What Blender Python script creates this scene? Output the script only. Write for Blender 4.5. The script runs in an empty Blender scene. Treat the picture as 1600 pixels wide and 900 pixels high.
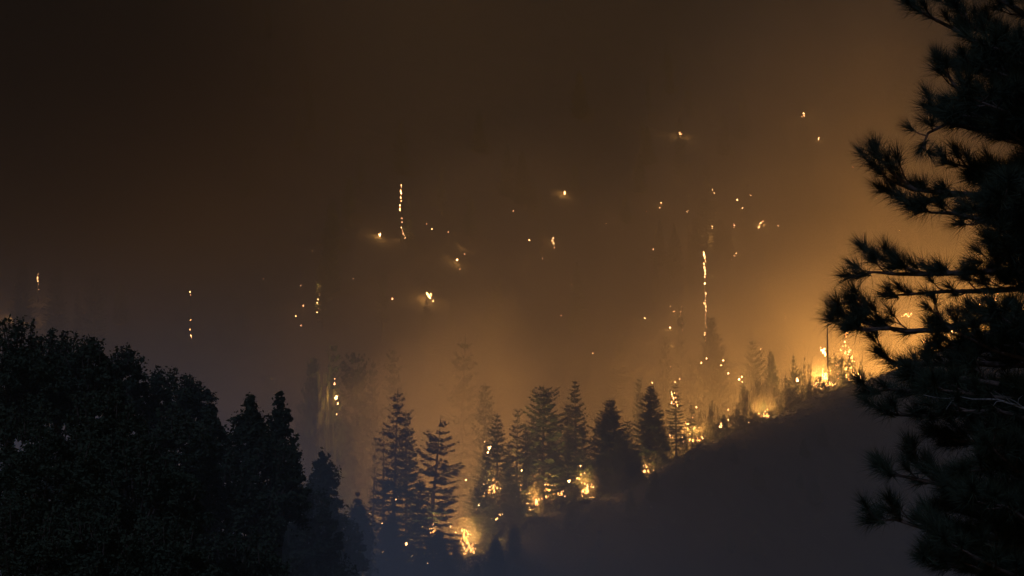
import bpy, math, random
import numpy as np
from mathutils import Vector, Matrix, Euler
SC = bpy.context.scene
COL = SC.collection
R = random.Random(7)
NR = np.random.RandomState(11)
EYE = 1.7
FPX = 3778.0                      # focal length of an 85 mm lens, in photo pixels (1600 wide)
TILT = math.atan(370 / FPX)       # the horizon lies low in the picture

# ------------------------------------------------------------------ camera, sky, added cool fill, exposure
cam = bpy.data.cameras.new('camera'); cam.lens = 85; cam.sensor_width = 36
cam.clip_start = 0.1; cam.clip_end = 20000
camo = bpy.data.objects.new('camera', cam); COL.objects.link(camo)
camo.location = (0, 0, EYE); camo.rotation_euler = (math.pi / 2 + TILT, 0, 0)
SC.camera = camo

FILL_ELEV, FILL_AZ = math.radians(38), math.radians(200)
world = bpy.data.worlds.new('World'); SC.world = world; world.use_nodes = True
wn = world.node_tree; wn.nodes.clear()
sky = wn.nodes.new('ShaderNodeTexSky'); sky.sky_type = 'NISHITA'; sky.sun_disc = False
sky.sun_elevation = math.radians(8); sky.sun_rotation = FILL_AZ
bg = wn.nodes.new('ShaderNodeBackground'); bg.inputs[1].default_value = 0.010
wo = wn.nodes.new('ShaderNodeOutputWorld')
wn.links.new(sky.outputs[0], bg.inputs[0]); wn.links.new(bg.outputs[0], wo.inputs[0])
world.cycles.sampling_method = 'MANUAL'; world.cycles.sample_map_resolution = 256

sun = bpy.data.lights.new('cool_fill_sun', 'SUN'); sun.energy = 0.95; sun.angle = math.radians(0.5)  # cool sun lamp added to give the haze its blue ambient
sun.color = (0.42, 0.54, 1.0)
suno = bpy.data.objects.new('cool_fill_sun', sun); COL.objects.link(suno)
_d = Vector((math.sin(FILL_AZ) * math.cos(FILL_ELEV), math.cos(FILL_AZ) * math.cos(FILL_ELEV), math.sin(FILL_ELEV)))
suno.rotation_euler = _d.to_track_quat('Z', 'Y').to_euler(); suno.location = (0, -20, 60)

SC.view_settings.view_transform = 'Standard'; SC.view_settings.look = 'None'
SC.view_settings.exposure = 0; SC.view_settings.gamma = 1
SC.cycles.use_denoising = True
SC.cycles.max_bounces = 4; SC.cycles.diffuse_bounces = 2; SC.cycles.glossy_bounces = 1
SC.cycles.transmission_bounces = 2; SC.cycles.volume_bounces = 1; SC.cycles.transparent_max_bounces = 8
SC.cycles.use_light_tree = True
FIRE = (1.0, 0.50, 0.14)
HAZE = dict(density=1 / 1500.0, color=(0.32, 0.28, 0.17), aniso=0.25)

# power of the fires, kW: the glow in the smoke comes from these
W_A, W_B, W_C, W_D, W_E, W_F, W_G, W_H, W_I, W_J, W_K, W_L, W_M = 470, 440, 200, 220, 85, 80, 60, 70, 500, 75, 540, 480, 50

# ------------------------------------------------------------------ geometry of the place
def P(px, py, y):
    """photo pixel and distance along +Y -> world point"""
    cx, cz = (px - 800) / FPX, (450 - py) / FPX
    dy = math.cos(TILT) - cz * math.sin(TILT); dz = math.sin(TILT) + cz * math.cos(TILT)
    return Vector((cx / dy * y, y, EYE + dz / dy * y))
def UOF(px):
    p = P(px, 600, 1000.0); return p.x / p.y
def PIX(v):
    dy, dz = v[1], v[2] - EYE
    f = dy * math.cos(TILT) + dz * math.sin(TILT); up = -dy * math.sin(TILT) + dz * math.cos(TILT)
    return 800 + v[0] / f * FPX, 450 - up / f * FPX

CREST = [(-400, 960, 400), (0, 940, 410), (400, 925, 430), (560, 905, 450), (660, 890, 465), (735, 868, 490), (770, 845, 520),
         (800, 822, 555), (860, 790, 620), (920, 776, 680), (960, 768, 710), (1010, 742, 745), (1040, 718, 770), (1100, 688, 810),
         (1160, 664, 850), (1220, 640, 890), (1260, 618, 920), (1300, 606, 940), (1345, 594, 965), (1420, 565, 1000),
         (1500, 530, 1040), (1600, 490, 1080), (1900, 420, 1150)]
_cu = np.array([UOF(c[0]) for c in CREST]); _cy = np.array([float(c[2]) for c in CREST])
_cz = np.array([P(c[0], c[1] + 7, c[2]).z for c in CREST])
def sst(t): t = np.clip(t, 0, 1); return t * t * (3 - 2 * t)
def wob(x, y, s, k):
    return (np.sin(x / s * 1.3 + k) * np.cos(y / s * 1.1 - k * 1.7) + 0.5 * np.sin(x / s * 2.9 - y / s * 2.1 + k * 3)
            + 0.3 * np.cos(x / s * 5.3 + y / s * 4.7 + k)) / 1.8
def ground_z(x, y):
    x = np.asarray(x, float); y = np.asarray(y, float)
    u = x / np.maximum(y, 60.0)
    yc = np.interp(u, _cu, _cy); zc = np.interp(u, _cu, _cz)
    near = -34 * sst((y - 45) / 210)
    s = np.clip((y - (yc - 230)) / 230, 0, 1)
    front = near + (zc + 34) * np.sin(s * math.pi / 2) ** 1.15
    back = zc - 24 * sst((y - yc) / 75)
    ys = 760 + 330 * sst((u + 0.12) / 0.26)
    far = back + 0.43 * (np.sqrt(np.maximum(y - ys, 0) ** 2 + 900) - 30) * (y > ys) + wob(x, y, 90, 1.2) * 9 * sst((y - ys) / 200)
    far = np.minimum(far, 560 + 0.02 * y)
    z = np.where(y < yc, front, far)
    z = z + wob(x, y, 11, 4.0) * 0.7 * sst((y - 250) / 150)
    return z
def GZ(x, y): return float(ground_z(x, y))
def crest_y(px): return float(np.interp(UOF(px), _cu, _cy))
def far_hit(px, py):
    """where the sight line of a pixel meets the slope behind the crest"""
    y = crest_y(px) + 25
    while y < 2600:
        p = P(px, py, y)
        if p.z < GZ(p.x, y): break
        y += 6
    return y

# ------------------------------------------------------------------ materials
def new_mat(name):
    m = bpy.data.materials.new(name); m.use_nodes = True; n = m.node_tree; n.nodes.clear()
    return m, n, n.nodes.new('ShaderNodeOutputMaterial')
def surf(name, c1, c2, scale, rough=0.9, bump=0.0, detail=6, wave=None):
    m, n, out = new_mat(name)
    b = n.nodes.new('ShaderNodeBsdfPrincipled'); b.inputs['Roughness'].default_value = rough
    b.inputs['Specular IOR Level'].default_value = 0.2
    tc = n.nodes.new('ShaderNodeTexCoord'); nz = n.nodes.new('ShaderNodeTexNoise')
    nz.inputs['Scale'].default_value = scale; nz.inputs['Detail'].default_value = detail
    n.links.new(tc.outputs['Object'], nz.inputs['Vector'])
    cr = n.nodes.new('ShaderNodeValToRGB'); cr.color_ramp.elements[0].position = .35; cr.color_ramp.elements[1].position = .68
    cr.color_ramp.elements[0].color = (*c1, 1); cr.color_ramp.elements[1].color = (*c2, 1)
    n.links.new(nz.outputs['Fac'], cr.inputs['Fac']); n.links.new(cr.outputs[0], b.inputs['Base Color'])
    if bump:
        bp = n.nodes.new('ShaderNodeBump'); bp.inputs['Strength'].default_value = bump
        n.links.new(nz.outputs['Fac'], bp.inputs['Height']); n.links.new(bp.outputs[0], b.inputs['Normal'])
    n.links.new(b.outputs[0], out.inputs[0]); return m
def fire_mat(name, c1, c2, s1, s2, scale):
    m, n, out = new_mat(name)
    e = n.nodes.new('ShaderNodeEmission'); tc = n.nodes.new('ShaderNodeTexCoord'); nz = n.nodes.new('ShaderNodeTexNoise')
    nz.inputs['Scale'].default_value = scale; nz.inputs['Detail'].default_value = 3
    n.links.new(tc.outputs['Object'], nz.inputs['Vector'])
    cr = n.nodes.new('ShaderNodeValToRGB'); cr.color_ramp.elements[0].position = .38; cr.color_ramp.elements[1].position = .62
    cr.color_ramp.elements[0].color = (*c1, 1); cr.color_ramp.elements[1].color = (*c2, 1)
    mr = n.nodes.new('ShaderNodeMapRange'); mr.inputs[1].default_value = .35; mr.inputs[2].default_value = .65
    mr.inputs[3].default_value = s1; mr.inputs[4].default_value = s2
    n.links.new(nz.outputs['Fac'], cr.inputs['Fac']); n.links.new(nz.outputs['Fac'], mr.inputs[0])
    n.links.new(cr.outputs[0], e.inputs[0]); n.links.new(mr.outputs[0], e.inputs[1]); n.links.new(e.outputs[0], out.inputs[0])
    m.cycles.emission_sampling = 'NONE'; return m
def vol_mat(name, density, color, aniso):
    m, n, out = new_mat(name)
    v = n.nodes.new('ShaderNodeVolumePrincipled'); v.inputs['Color'].default_value = (*color, 1)
    v.inputs['Density'].default_value = density; v.inputs['Anisotropy'].default_value = aniso
    n.links.new(v.outputs[0], out.inputs['Volume']); return m
M_GROUND = surf('ground_soil', (.035, .03, .022), (.075, .062, .042), .12, 1, .4)
M_BARK = surf('bark', (.04, .03, .022), (.10, .075, .055), 3, .95, .5)
M_PBARK = surf('pine_bark', (.05, .035, .025), (.14, .10, .075), 14, .95, .5)
M_CHAR = surf('charred_wood', (.012, .011, .010), (.04, .035, .03), 2.5, .95, .4)
M_PALE = surf('pale_dead_wood', (.11, .10, .085), (.20, .19, .16), 30, .85, .3)
M_LITBARK = surf('firelit_pale_bark', (.30, .24, .16), (.5, .42, .3), 2, .9, .3)  # firelight put into the colour: far paler than the other bark
M_FIR = surf('fir_needles', (.025, .045, .022), (.055, .08, .035), .8, .9)
M_OAK = surf('oak_leaves', (.022, .034, .017), (.036, .048, .024), 1.2, .8)
M_PINE = surf('pine_needles', (.024, .038, .022), (.046, .06, .03), 5, .7)
M_BRUSH = surf('brush_leaves', (.04, .05, .022), (.09, .09, .045), .7, .9)
M_FLAME = fire_mat('flame', (1, .27, .04), (1, .58, .18), 2.2, 24, .9)
M_EMBER = fire_mat('ember', (1, .34, .10), (1, .52, .20), 9, 60, 1.3)
M_GLOW = fire_mat('dull_ember', (1, .30, .10), (1, .45, .2), 5, 26, 1.0)

# ------------------------------------------------------------------ mesh helpers
def mesh(name, V, F, mat, smooth=False):
    me = bpy.data.meshes.new(name)
    V = np.asarray(V, np.float32).reshape(-1, 3)
    if isinstance(F, np.ndarray):
        k = F.shape[1]; nf = F.shape[0]
        me.vertices.add(len(V)); me.vertices.foreach_set('co', V.ravel())
        me.loops.add(nf * k); me.loops.foreach_set('vertex_index', F.astype(np.int32).ravel())
        me.polygons.add(nf); me.polygons.foreach_set('loop_start', np.arange(nf, dtype=np.int32) * k)
        me.update(calc_edges=True)
    else:
        me.from_pydata([tuple(map(float, v)) for v in V], [], F); me.update()
    me.materials.append(mat)
    if smooth: me.polygons.foreach_set('use_smooth', [True] * len(me.polygons))
    return me
def link(name, me, parent=None, loc=None, label=None, kind=None):
    o = bpy.data.objects.new(name, me); COL.objects.link(o)
    if parent is not None: o.parent = parent
    if loc is not None: o.location = loc
    if label: o['label'] = label
    if kind: o['kind'] = kind
    return o
def tag(o, label, cat, group=None):
    o['label'] = label; o['category'] = cat
    if group: o['group'] = group
    return o
def thing(name, loc, label, cat, group=None, rz=0.0):
    o = link(name, None, None, loc); o.rotation_euler = (0, 0, rz); o.empty_display_size = .5
    return tag(o, label, cat, group)
def copy_thing(src, loc, scale, rz, label, cat, group, lean=(0, 0)):
    r = src.copy(); COL.objects.link(r); r.location = loc; r.scale = scale; r.rotation_euler = (lean[0], lean[1], rz)
    r['label'] = label; r['category'] = cat; r['group'] = group
    for ch in src.children:
        c = ch.copy(); COL.objects.link(c); c.parent = r
    return r
class Tubes:
    def __init__(s): s.V = []; s.F = []
    def tube(s, pts, rads, n=6, cap=True):
        pts = [Vector(p) for p in pts]; b0 = len(s.V)
        for i, p in enumerate(pts):
            t = (pts[min(i + 1, len(pts) - 1)] - pts[max(i - 1, 0)]).normalized()
            a = t.orthogonal().normalized() if i == 0 else (a - t * a.dot(t)).normalized()
            b = t.cross(a)
            for k in range(n):
                w = 2 * math.pi * k / n; s.V.append(p + (a * math.cos(w) + b * math.sin(w)) * rads[i])
        for i in range(len(pts) - 1):
            for k in range(n):
                k2 = (k + 1) % n
                s.F.append((b0 + i * n + k, b0 + i * n + k2, b0 + (i + 1) * n + k2, b0 + (i + 1) * n + k))
        if cap: s.F.append(tuple(b0 + (len(pts) - 1) * n + k for k in range(n)))
    def build(s, name, mat): return mesh(name, s.V, s.F, mat, True)
def leaf_quads(C, size, rng, elong=2.0, up=0.0):
    """one small rhombic leaf or spray at each centre"""
    n = len(C); C = np.asarray(C); D = rng.normal(size=(n, 3)); D[:, 2] = D[:, 2] * .7 + up
    D /= np.linalg.norm(D, axis=1)[:, None]; E = rng.normal(size=(n, 3)); E -= D * (D * E).sum(1)[:, None]
    E /= np.linalg.norm(E, axis=1)[:, None]; L = size * rng.uniform(.6, 1.3, n)[:, None]
    V = np.stack([C - D * L * .5, C + E * L / elong * .5, C + D * L * .5, C - E * L / elong * .5], 1).reshape(-1, 3)
    return V, np.arange(4 * n).reshape(n, 4)

# ------------------------------------------------------------------ conifers
def conifer_meshes(seed, H, Rb, clear=0.12, dens=1.0, shape=1.0, droop=0.25, gap=0.0, cols=0.62, trunk_r=None):
    """trunk with limbs, and crown of needle sprays; local origin at the foot"""
    r = random.Random(seed); T = Tubes(); tr = trunk_r or H * .0135
    bend = r.uniform(-.012, .012) * H; ang = r.uniform(0, 6.28)
    def axis(t): return Vector((math.cos(ang) * bend * t * t, math.sin(ang) * bend * t * t, H * t))
    T.tube([axis(t) for t in (0, .05, .2, .4, .6, .8, .93, 1)], [tr * 1.35, tr, tr * .86, tr * .68, tr * .48, tr * .26, tr * .1, .02], 8)
    A = []; 
    z = clear * H; step = cols * H / 25
    lop = [r.uniform(.75, 1.15) for _ in range(7)]
    while z < H * .985:
        t = z / H; tt = (t - clear) / (1 - clear)
        prof = Rb * 1.45 * (1 - tt) ** shape * min(1, .6 + tt * 3.2) + .3
        nb = r.randint(5, 8)
        for k in range(nb):
            if r.random() < gap: continue
            w = 2 * math.pi * (k + r.random() * .9) / nb
            L = prof * r.uniform(.7, 1.12) * lop[int(w / 6.29 * 7) % 7] * (1 if r.random() > .06 else 1.25)
            base = axis(t); d = Vector((math.cos(w), math.sin(w), 0)); rise = (-droop * (1 - tt) + .55 * tt) + r.uniform(-.12, .12)
            def q(s): return base + d * L * s + Vector((0, 0, L * (rise * s + .18 * s * s)))
            if L > .9: T.tube([q(0), q(.5), q(.95)], [tr * .16 * (1 - tt * .6), tr * .1 * (1 - tt * .5), .012], 3, False)
            ns = max(3, int(L * 6.2 * dens)); side = d.cross(Vector((0, 0, 1)))
            for j in range(ns):
                s = (j + r.random()) / ns
                if s < .18 and r.random() < .6: continue
                p = q(s); wd = L * .30 * (1 - s * .7) + .2
                for sg in (-1, 1):
                    if r.random() < .12: continue
                    tip = p + side * sg * wd * r.uniform(.6, 1.25) + d * wd * r.uniform(.2, .8) + Vector((0, 0, -wd * r.uniform(.05, .45)))
                    hw = r.uniform(.09, .2) * (H / 25) ** .5; e = (tip - p).normalized().cross(Vector((r.gauss(0, 1), r.gauss(0, 1), r.gauss(0, .9)))).normalized() * hw
                    m = p.lerp(tip, .55); A.append((p, m + e, tip, m - e))
        z += step * r.uniform(.7, 1.25)
    A.append((axis(.94), axis(.97) + Vector((.1, 0, 0)), axis(1) + Vector((0, 0, .5)), axis(.97) - Vector((.1, 0, 0))))
    V = np.array([[tuple(v) for v in a] for a in A]).reshape(-1, 3); F = np.arange(len(V)).reshape(-1, 4)
    return T.build('trunk', M_BARK), mesh('crown', V, F, M_FIR)
def conifer(name, px, top, y, label, cat='conifer', group=None, lean=0.0, meshes=None, H0=None, rz=None, basez=None, wide=1.0):
    p = P(px, top, y); gz = GZ(p.x, y) - .4 if basez is None else basez; H = p.z - gz
    o = thing(name, (p.x - math.sin(lean) * H, y, gz), label, cat, group, R.uniform(0, 6.28) if rz is None else rz)
    s = H / H0; o.scale = (s * wide, s * wide, s)
    if lean: o.rotation_euler = Euler((0, lean, 0)); 
    link('trunk', meshes[0], o); link('crown', meshes[1], o)
    return o

# ------------------------------------------------------------------ ground
def build_ground():
    xs = np.concatenate([np.linspace(-3200, -520, 36), np.linspace(-500, 560, 214), np.linspace(590, 3200, 36)])
    ys = np.concatenate([np.linspace(-250, 20, 16), np.linspace(32, 380, 52), np.linspace(386, 1250, 175), np.linspace(1262, 3400, 110)])
    X, Y = np.meshgrid(xs, ys); Z = ground_z(X, Y)
    V = np.stack([X, Y, Z], -1).reshape(-1, 3); nx, ny = len(xs), len(ys)
    i = (np.arange(ny - 1)[:, None] * nx + np.arange(nx - 1)[None, :]).ravel()
    F = np.stack([i, i + 1, i + nx + 1, i + nx], 1)
    link('ground', mesh('ground', V, F, M_GROUND, True), label='dark wooded hillsides falling into a smoky valley', kind='structure')
build_ground()

# ------------------------------------------------------------------ labels by landmark
MARKS = [((1102, 460), 'the tall string of flames'), ((627, 330), 'the thin upper burning snag'), ((498, 462), 'the short slanting burning snag'),
         ((1104, 345), 'the hazy fir high on the slope'), ((1165, 330), 'the fainter high fir'), ((670, 462), 'the brightest lone fire mid slope'),
         ((882, 302), 'the lone flame above the ridge firs'), ((1256, 183), 'the topmost lone fire'), ((525, 622), 'the fire lighting a fir trunk'),
         ((45, 465), 'the two burning snags at far left'), ((1290, 590), 'the brightest brush fire'), ((1206, 620), 'the two fire-lit bare trees'),
         ((1056, 640), 'the fir with flames inside'), ((915, 765), 'the round blaze between the firs'), ((730, 850), 'the lowest tall blaze'),
         ((690, 760), 'the ragged leaning fir'), ((848, 690), 'the broad tall fir'), ((1545, 470), 'the fire seen through the pine'), ((297, 490), 'the dotted line of sparks above the oaks')]
_seen = {}
ORD = ['', 'second ', 'third ', 'fourth ', 'fifth ', 'sixth ', 'seventh ', 'eighth ', 'ninth ', 'tenth ', 'eleventh ', 'twelfth ']
def near_label(what, px, py):
    (mx, my), nm = min(MARKS, key=lambda m: (m[0][0] - px) ** 2 + (m[0][1] - py) ** 2)
    dx, dy = px - mx, py - my; w = []
    if abs(dy) > 12 and abs(dy) > .4 * abs(dx): w.append('above' if dy < 0 else 'below')
    if abs(dx) > 12 and abs(dx) > .4 * abs(dy): w.append('left of' if dx < 0 else 'right of')
    d = ' and '.join(w) if w else 'close beside'
    k = (what, d, nm); c = _seen.get(k, 0); _seen[k] = c + 1
    return f'{ORD[min(c, 11)]}{what} {d} {nm}'.strip()

# ------------------------------------------------------------------ flames
def tongue(seed, n=6, rings=6):
    r = random.Random(seed); V = []; F = []; ox = oy = 0
    prof = [.55, 1.0, .85, .6, .34, .12]; a0 = r.uniform(0, 6)
    for i in range(rings):
        t = i / (rings - 1); ox += r.gauss(0, .10) * t; oy += r.gauss(0, .10) * t
        for k in range(n):
            w = 2 * math.pi * k / n + a0 + t * .8; rr = .30 * prof[i] * r.uniform(.65, 1.25)
            V.append((ox + math.cos(w) * rr, oy + math.sin(w) * rr, t))
    for i in range(rings - 1):
        for k in range(n): F.append((i * n + k, i * n + (k + 1) % n, (i + 1) * n + (k + 1) % n, (i + 1) * n + k))
    F.append(tuple(range(n))[::-1]); V.append((ox, oy, 1.12)); m = len(V) - 1
    for k in range(n): F.append(((rings - 1) * n + k, (rings - 1) * n + (k + 1) % n, m))
    return V, F
TONGUES = [mesh('flame', *tongue(s), M_FLAME) for s in range(7)]
def lumps(seed, n):
    """a little cluster of glowing lumps inside a unit ball"""
    r = random.Random(seed); V = []; F = []
    ico = [(0, 0, 1), (.9, 0, .1), (.28, .85, -.1), (-.72, .53, .15), (-.72, -.53, -.1), (.28, -.85, .1), (0, 0, -1)]
    fc = [(0, i, i % 5 + 1) for i in range(1, 6)] + [(6, i % 5 + 1, i) for i in range(1, 6)]
    for k in range(n):
        s = r.uniform(.22, .5) if k else .6
        c = (0, 0, 0) if k == 0 else (r.uniform(-.7, .7), r.uniform(-.7, .7), r.uniform(-.9, .9)); b = len(V)
        for v in ico: V.append(tuple(c[i] + v[i] * s * r.uniform(.7, 1.3) for i in range(3)))
        F += [tuple(b + i for i in f) for f in fc]
    return V, F
LUMPS = [mesh('ember_cluster', *lumps(s, n), M_EMBER) for s, n in enumerate((1, 2, 3, 4, 5, 6))]
DULL = [mesh('dull_ember_cluster', *lumps(20 + s, n), M_GLOW) for s, n in enumerate((1, 1, 2, 3))]
def lamp(parent, loc, watts, rad=0.6, color=FIRE):
    l = bpy.data.lights.new('fire_light', 'POINT'); l.energy = watts; l.color = color; l.shadow_soft_size = rad
    o = bpy.data.objects.new('fire_light', l); COL.objects.link(o); o.parent = parent; o.location = loc; return o
KW = 1000.0
def ember(px, py, size, bright=1, watts=0, y=None, label=None, what=None):
    """a small spot fire; size = half height in photo pixels"""
    y = y or far_hit(px, py) - 4; p = P(px, py, y); s = (size * 1.05 + .25) * y / FPX
    me = R.choice(LUMPS[:3] if size < 2 else LUMPS[2:]) if bright else R.choice(DULL)
    o = link('spot_fire' if size >= 2 else 'glowing_ember', me, None, p)
    o.scale = (s * R.uniform(.8, 1.1), s, s * R.uniform(.95, 1.3)); o.rotation_euler = (R.uniform(-.3, .3), R.uniform(-.3, .3), R.uniform(0, 6))
    if what is None:
        what = ('bright yellow spot fire' if size >= 3 else 'small orange spot fire') if size >= 2 else ('tiny bright ember' if bright else 'tiny dull red ember')
    tag(o, label or near_label(what, px, py), 'fire' if size >= 2 else 'ember', 'spot fires and embers on the smoky slopes')
    if watts:                                              # just in front of and above the glowing lump, not inside it
        q = o.rotation_euler.to_matrix().transposed() @ Vector((0, -2.4 * s - 3, .5 * s)); lamp(o, (q.x / o.scale.x, q.y / o.scale.y, q.z / o.scale.z), watts * KW, .15)
    return o
def fire(name, px, py, y, spots, label, watts=0, lamp_h=3.0, cat='fire', rad=1.0, base=None):
    """a blaze: flame tongues at pixel offsets (dx, dy, height px, width factor)"""
    p = P(px, py, y); o = thing(name, p, label, cat, 'fires burning along the ridge')
    for (dx, dy, h, wf) in spots:
        q = P(px + dx, py + dy, y + R.uniform(-2.5, 2.5)) - p; c = link('flame', R.choice(TONGUES), o, q)
        s = h * y / FPX * .8; c.scale = (s * wf, s * wf, s); c.rotation_euler = (R.uniform(-.3, .3), R.uniform(-.45, .45), R.uniform(0, 6))
        for k in range(2):
            q = P(px + dx + R.gauss(0, 3.2), py + dy - h * R.uniform(-.3, 1.1), y + R.uniform(-2.5, 2.5)) - p; s2 = R.uniform(.5, 1.3) * y / FPX
            c = link('flame', R.choice(LUMPS[:4] + DULL), o, q); c.scale = (s2, s2, s2 * R.uniform(.8, 1.8)); c.rotation_euler = (R.uniform(-.3, .3), 0, R.uniform(0, 6))
    if watts: lamp(o, (0, 0, lamp_h), watts * KW, rad)
    return o
def scatter_spots(n, rx, ry, h0, h1, seed, slope=0.0):
    r = random.Random(seed)
    return [(dx, r.uniform(-ry, ry) + slope * dx, r.uniform(h0, h1) * r.choice((.6, 1, 1)), r.uniform(.6, 1.1)) for dx in (r.uniform(-rx, rx) for _ in range(n))]

# ------------------------------------------------------------------ burning snags
def snag(px, top, bot, label, spots, y=None, r=.45, watts=0, lean=0.0, parent_mat=None):
    y = y or far_hit(px, bot) - 3; a = P(px, top, y); b = P(px - lean, bot, y); gz = GZ(b.x, y) - .5
    o = thing('burning_snag', (b.x, y, min(gz, b.z)), label, 'dead tree', 'burning snags on the slopes'); O = Vector(o.location)
    T = Tubes(); n = 9; pts = []
    for i in range(n):
        t = i / (n - 1); q = Vector((b.x, y, O.z)).lerp(a, t) - O; q.x += R.gauss(0, .12); pts.append(q)
    T.tube(pts, [r * (1.25 - t * 1.05 / (n - 1)) for t in range(n)], 7)
    for k in range(10):
        t = R.uniform(.3, .95); q = Vector((b.x, y, O.z)).lerp(a, t) - O; w = R.uniform(0, 6.28); L = R.uniform(.8, 2.2) * r * 2
        T.tube([q, q + Vector((math.cos(w) * L, math.sin(w) * L, L * .35))], [r * .16, .02], 3, False)
    link('trunk', T.build('trunk', M_CHAR), o)
    for (x, yy, s, br) in spots:
        q = P(x, yy, y - r * 1.1) - O; sc = (s * 1.1 + .2) * y / FPX
        c = link('flame', R.choice(LUMPS[:4] if br else DULL), o, q); c.scale = (sc * .75, sc * .7, sc * 1.1); c.rotation_euler = (0, 0, R.uniform(0, 6))
    if watts:
        for f in (.25, .75):
            q = P(spots[int(len(spots) * f)][0], spots[int(len(spots) * f)][1], y - 2.5) - O; lamp(o, q, watts * KW * .5, .3)
    return o
s = [(1100, 397, 3.4, 1), (1101, 402, 2.6, 1), (1102, 408, 1.6, 1), (1100, 412, 2.6, 1), (1101, 418, 3, 1), (1102, 423, 3.2, 1), (1102, 428, 2.4, 1), (1101, 433, 1.6, 1),
     (1101, 443, 2.8, 1), (1103, 459, 2.2, 1), (1103, 463, 1.5, 1), (1102, 469, 2, 1), (1101, 474, 3.2, 1), (1103, 479, 2.4, 1), (1103, 485, 2, 1), (1103, 492, .9, 0), (1103, 498, .8, 0),
     (1103, 505, 1, 1), (1104, 511, .9, 1), (1101, 522, 2.6, 1), (1102, 526, 2.8, 1), (1102, 532, 1.7, 1)]
snag(1102, 388, 545, 'tall snag glowing as a vertical string of orange flames', s, watts=16)
s = [(627, 289, .8, 1), (627, 292, .7, 1), (626, 299, 1.6, 1), (627, 302, 2.2, 1), (626, 309, 1.5, 1), (627, 314, 1.2, 1), (625, 321, 2, 1), (625, 326, 2, 1), (625, 329, 1.3, 1), (628, 341, 1.1, 0), (628, 347, .9, 0),
     (627, 356, 1.5, 1), (629, 361, 1.2, 0), (630, 365, 1.6, 0), (632, 369, 1.5, 0), (633, 372, 1.2, 0), (636, 376, .8, 0)]
snag(627, 284, 380, 'thin upper snag lit by broken orange flames against dark smoke', s, r=.35, watts=3)
s = [(500, 431, .8, 0), (500, 434, 1.7, 1), (497, 447, .9, 0), (498, 452, 1, 1), (500, 459, 1.4, 1), (499, 463, 1.5, 1), (497, 468, 1, 1), (496, 473, 1.6, 1), (498, 479, 1.4, 1), (497, 483, 1.6, 1), (495, 487, 2.4, 1)]
snag(501, 425, 495, 'short slanting snag burning most brightly at its foot', s, r=.3, watts=7, lean=6)
s = [(59, 428, 1.0, 1), (59, 434, 2.2, 1), (59, 439, 1.7, 1), (60, 444, .7, 0), (60, 452, .8, 0)]
snag(59, 420, 470, 'dark snag with two glowing knots at far left', s, r=.3, watts=6)
s = [(31, 470, .7, 0), (32, 478, .9, 0), (31, 485, 1.5, 1), (31, 491, 2.4, 1), (36, 491, 1.8, 1), (28, 490, 1.2, 1), (33, 497, .9, 0)]
snag(32, 462, 500, 'smouldering stump glowing at its base above the left oaks', s, r=.35, watts=16)
s = [(1226, 490, .9, 1), (1226, 493, .9, 1), (1227, 497, 1.2, 1)]
snag(1226, 484, 503, 'short thin glowing stub alone in the orange smoke', s, r=.18)
s = [(1064, 479, .8, 1), (1064, 482, .9, 1), (1063, 487, .9, 1), (1064, 492, 1, 1), (1066, 506, .6, 0), (1066, 516, 1, 1)]
snag(1065, 474, 540, 'faint thin snag dotted with sparks beside the tall string of flames', s, r=.25)
s = [(297, 456, 1.2, 1), (298, 461, .6, 0), (298, 500, .8, 1), (297, 515, .8, 1), (298, 524, 1.2, 1), (299, 527, .7, 0)]
snag(298, 450, 540, 'hidden trunk marked by a dotted line of sparks above the oaks', s, r=.25)

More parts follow.
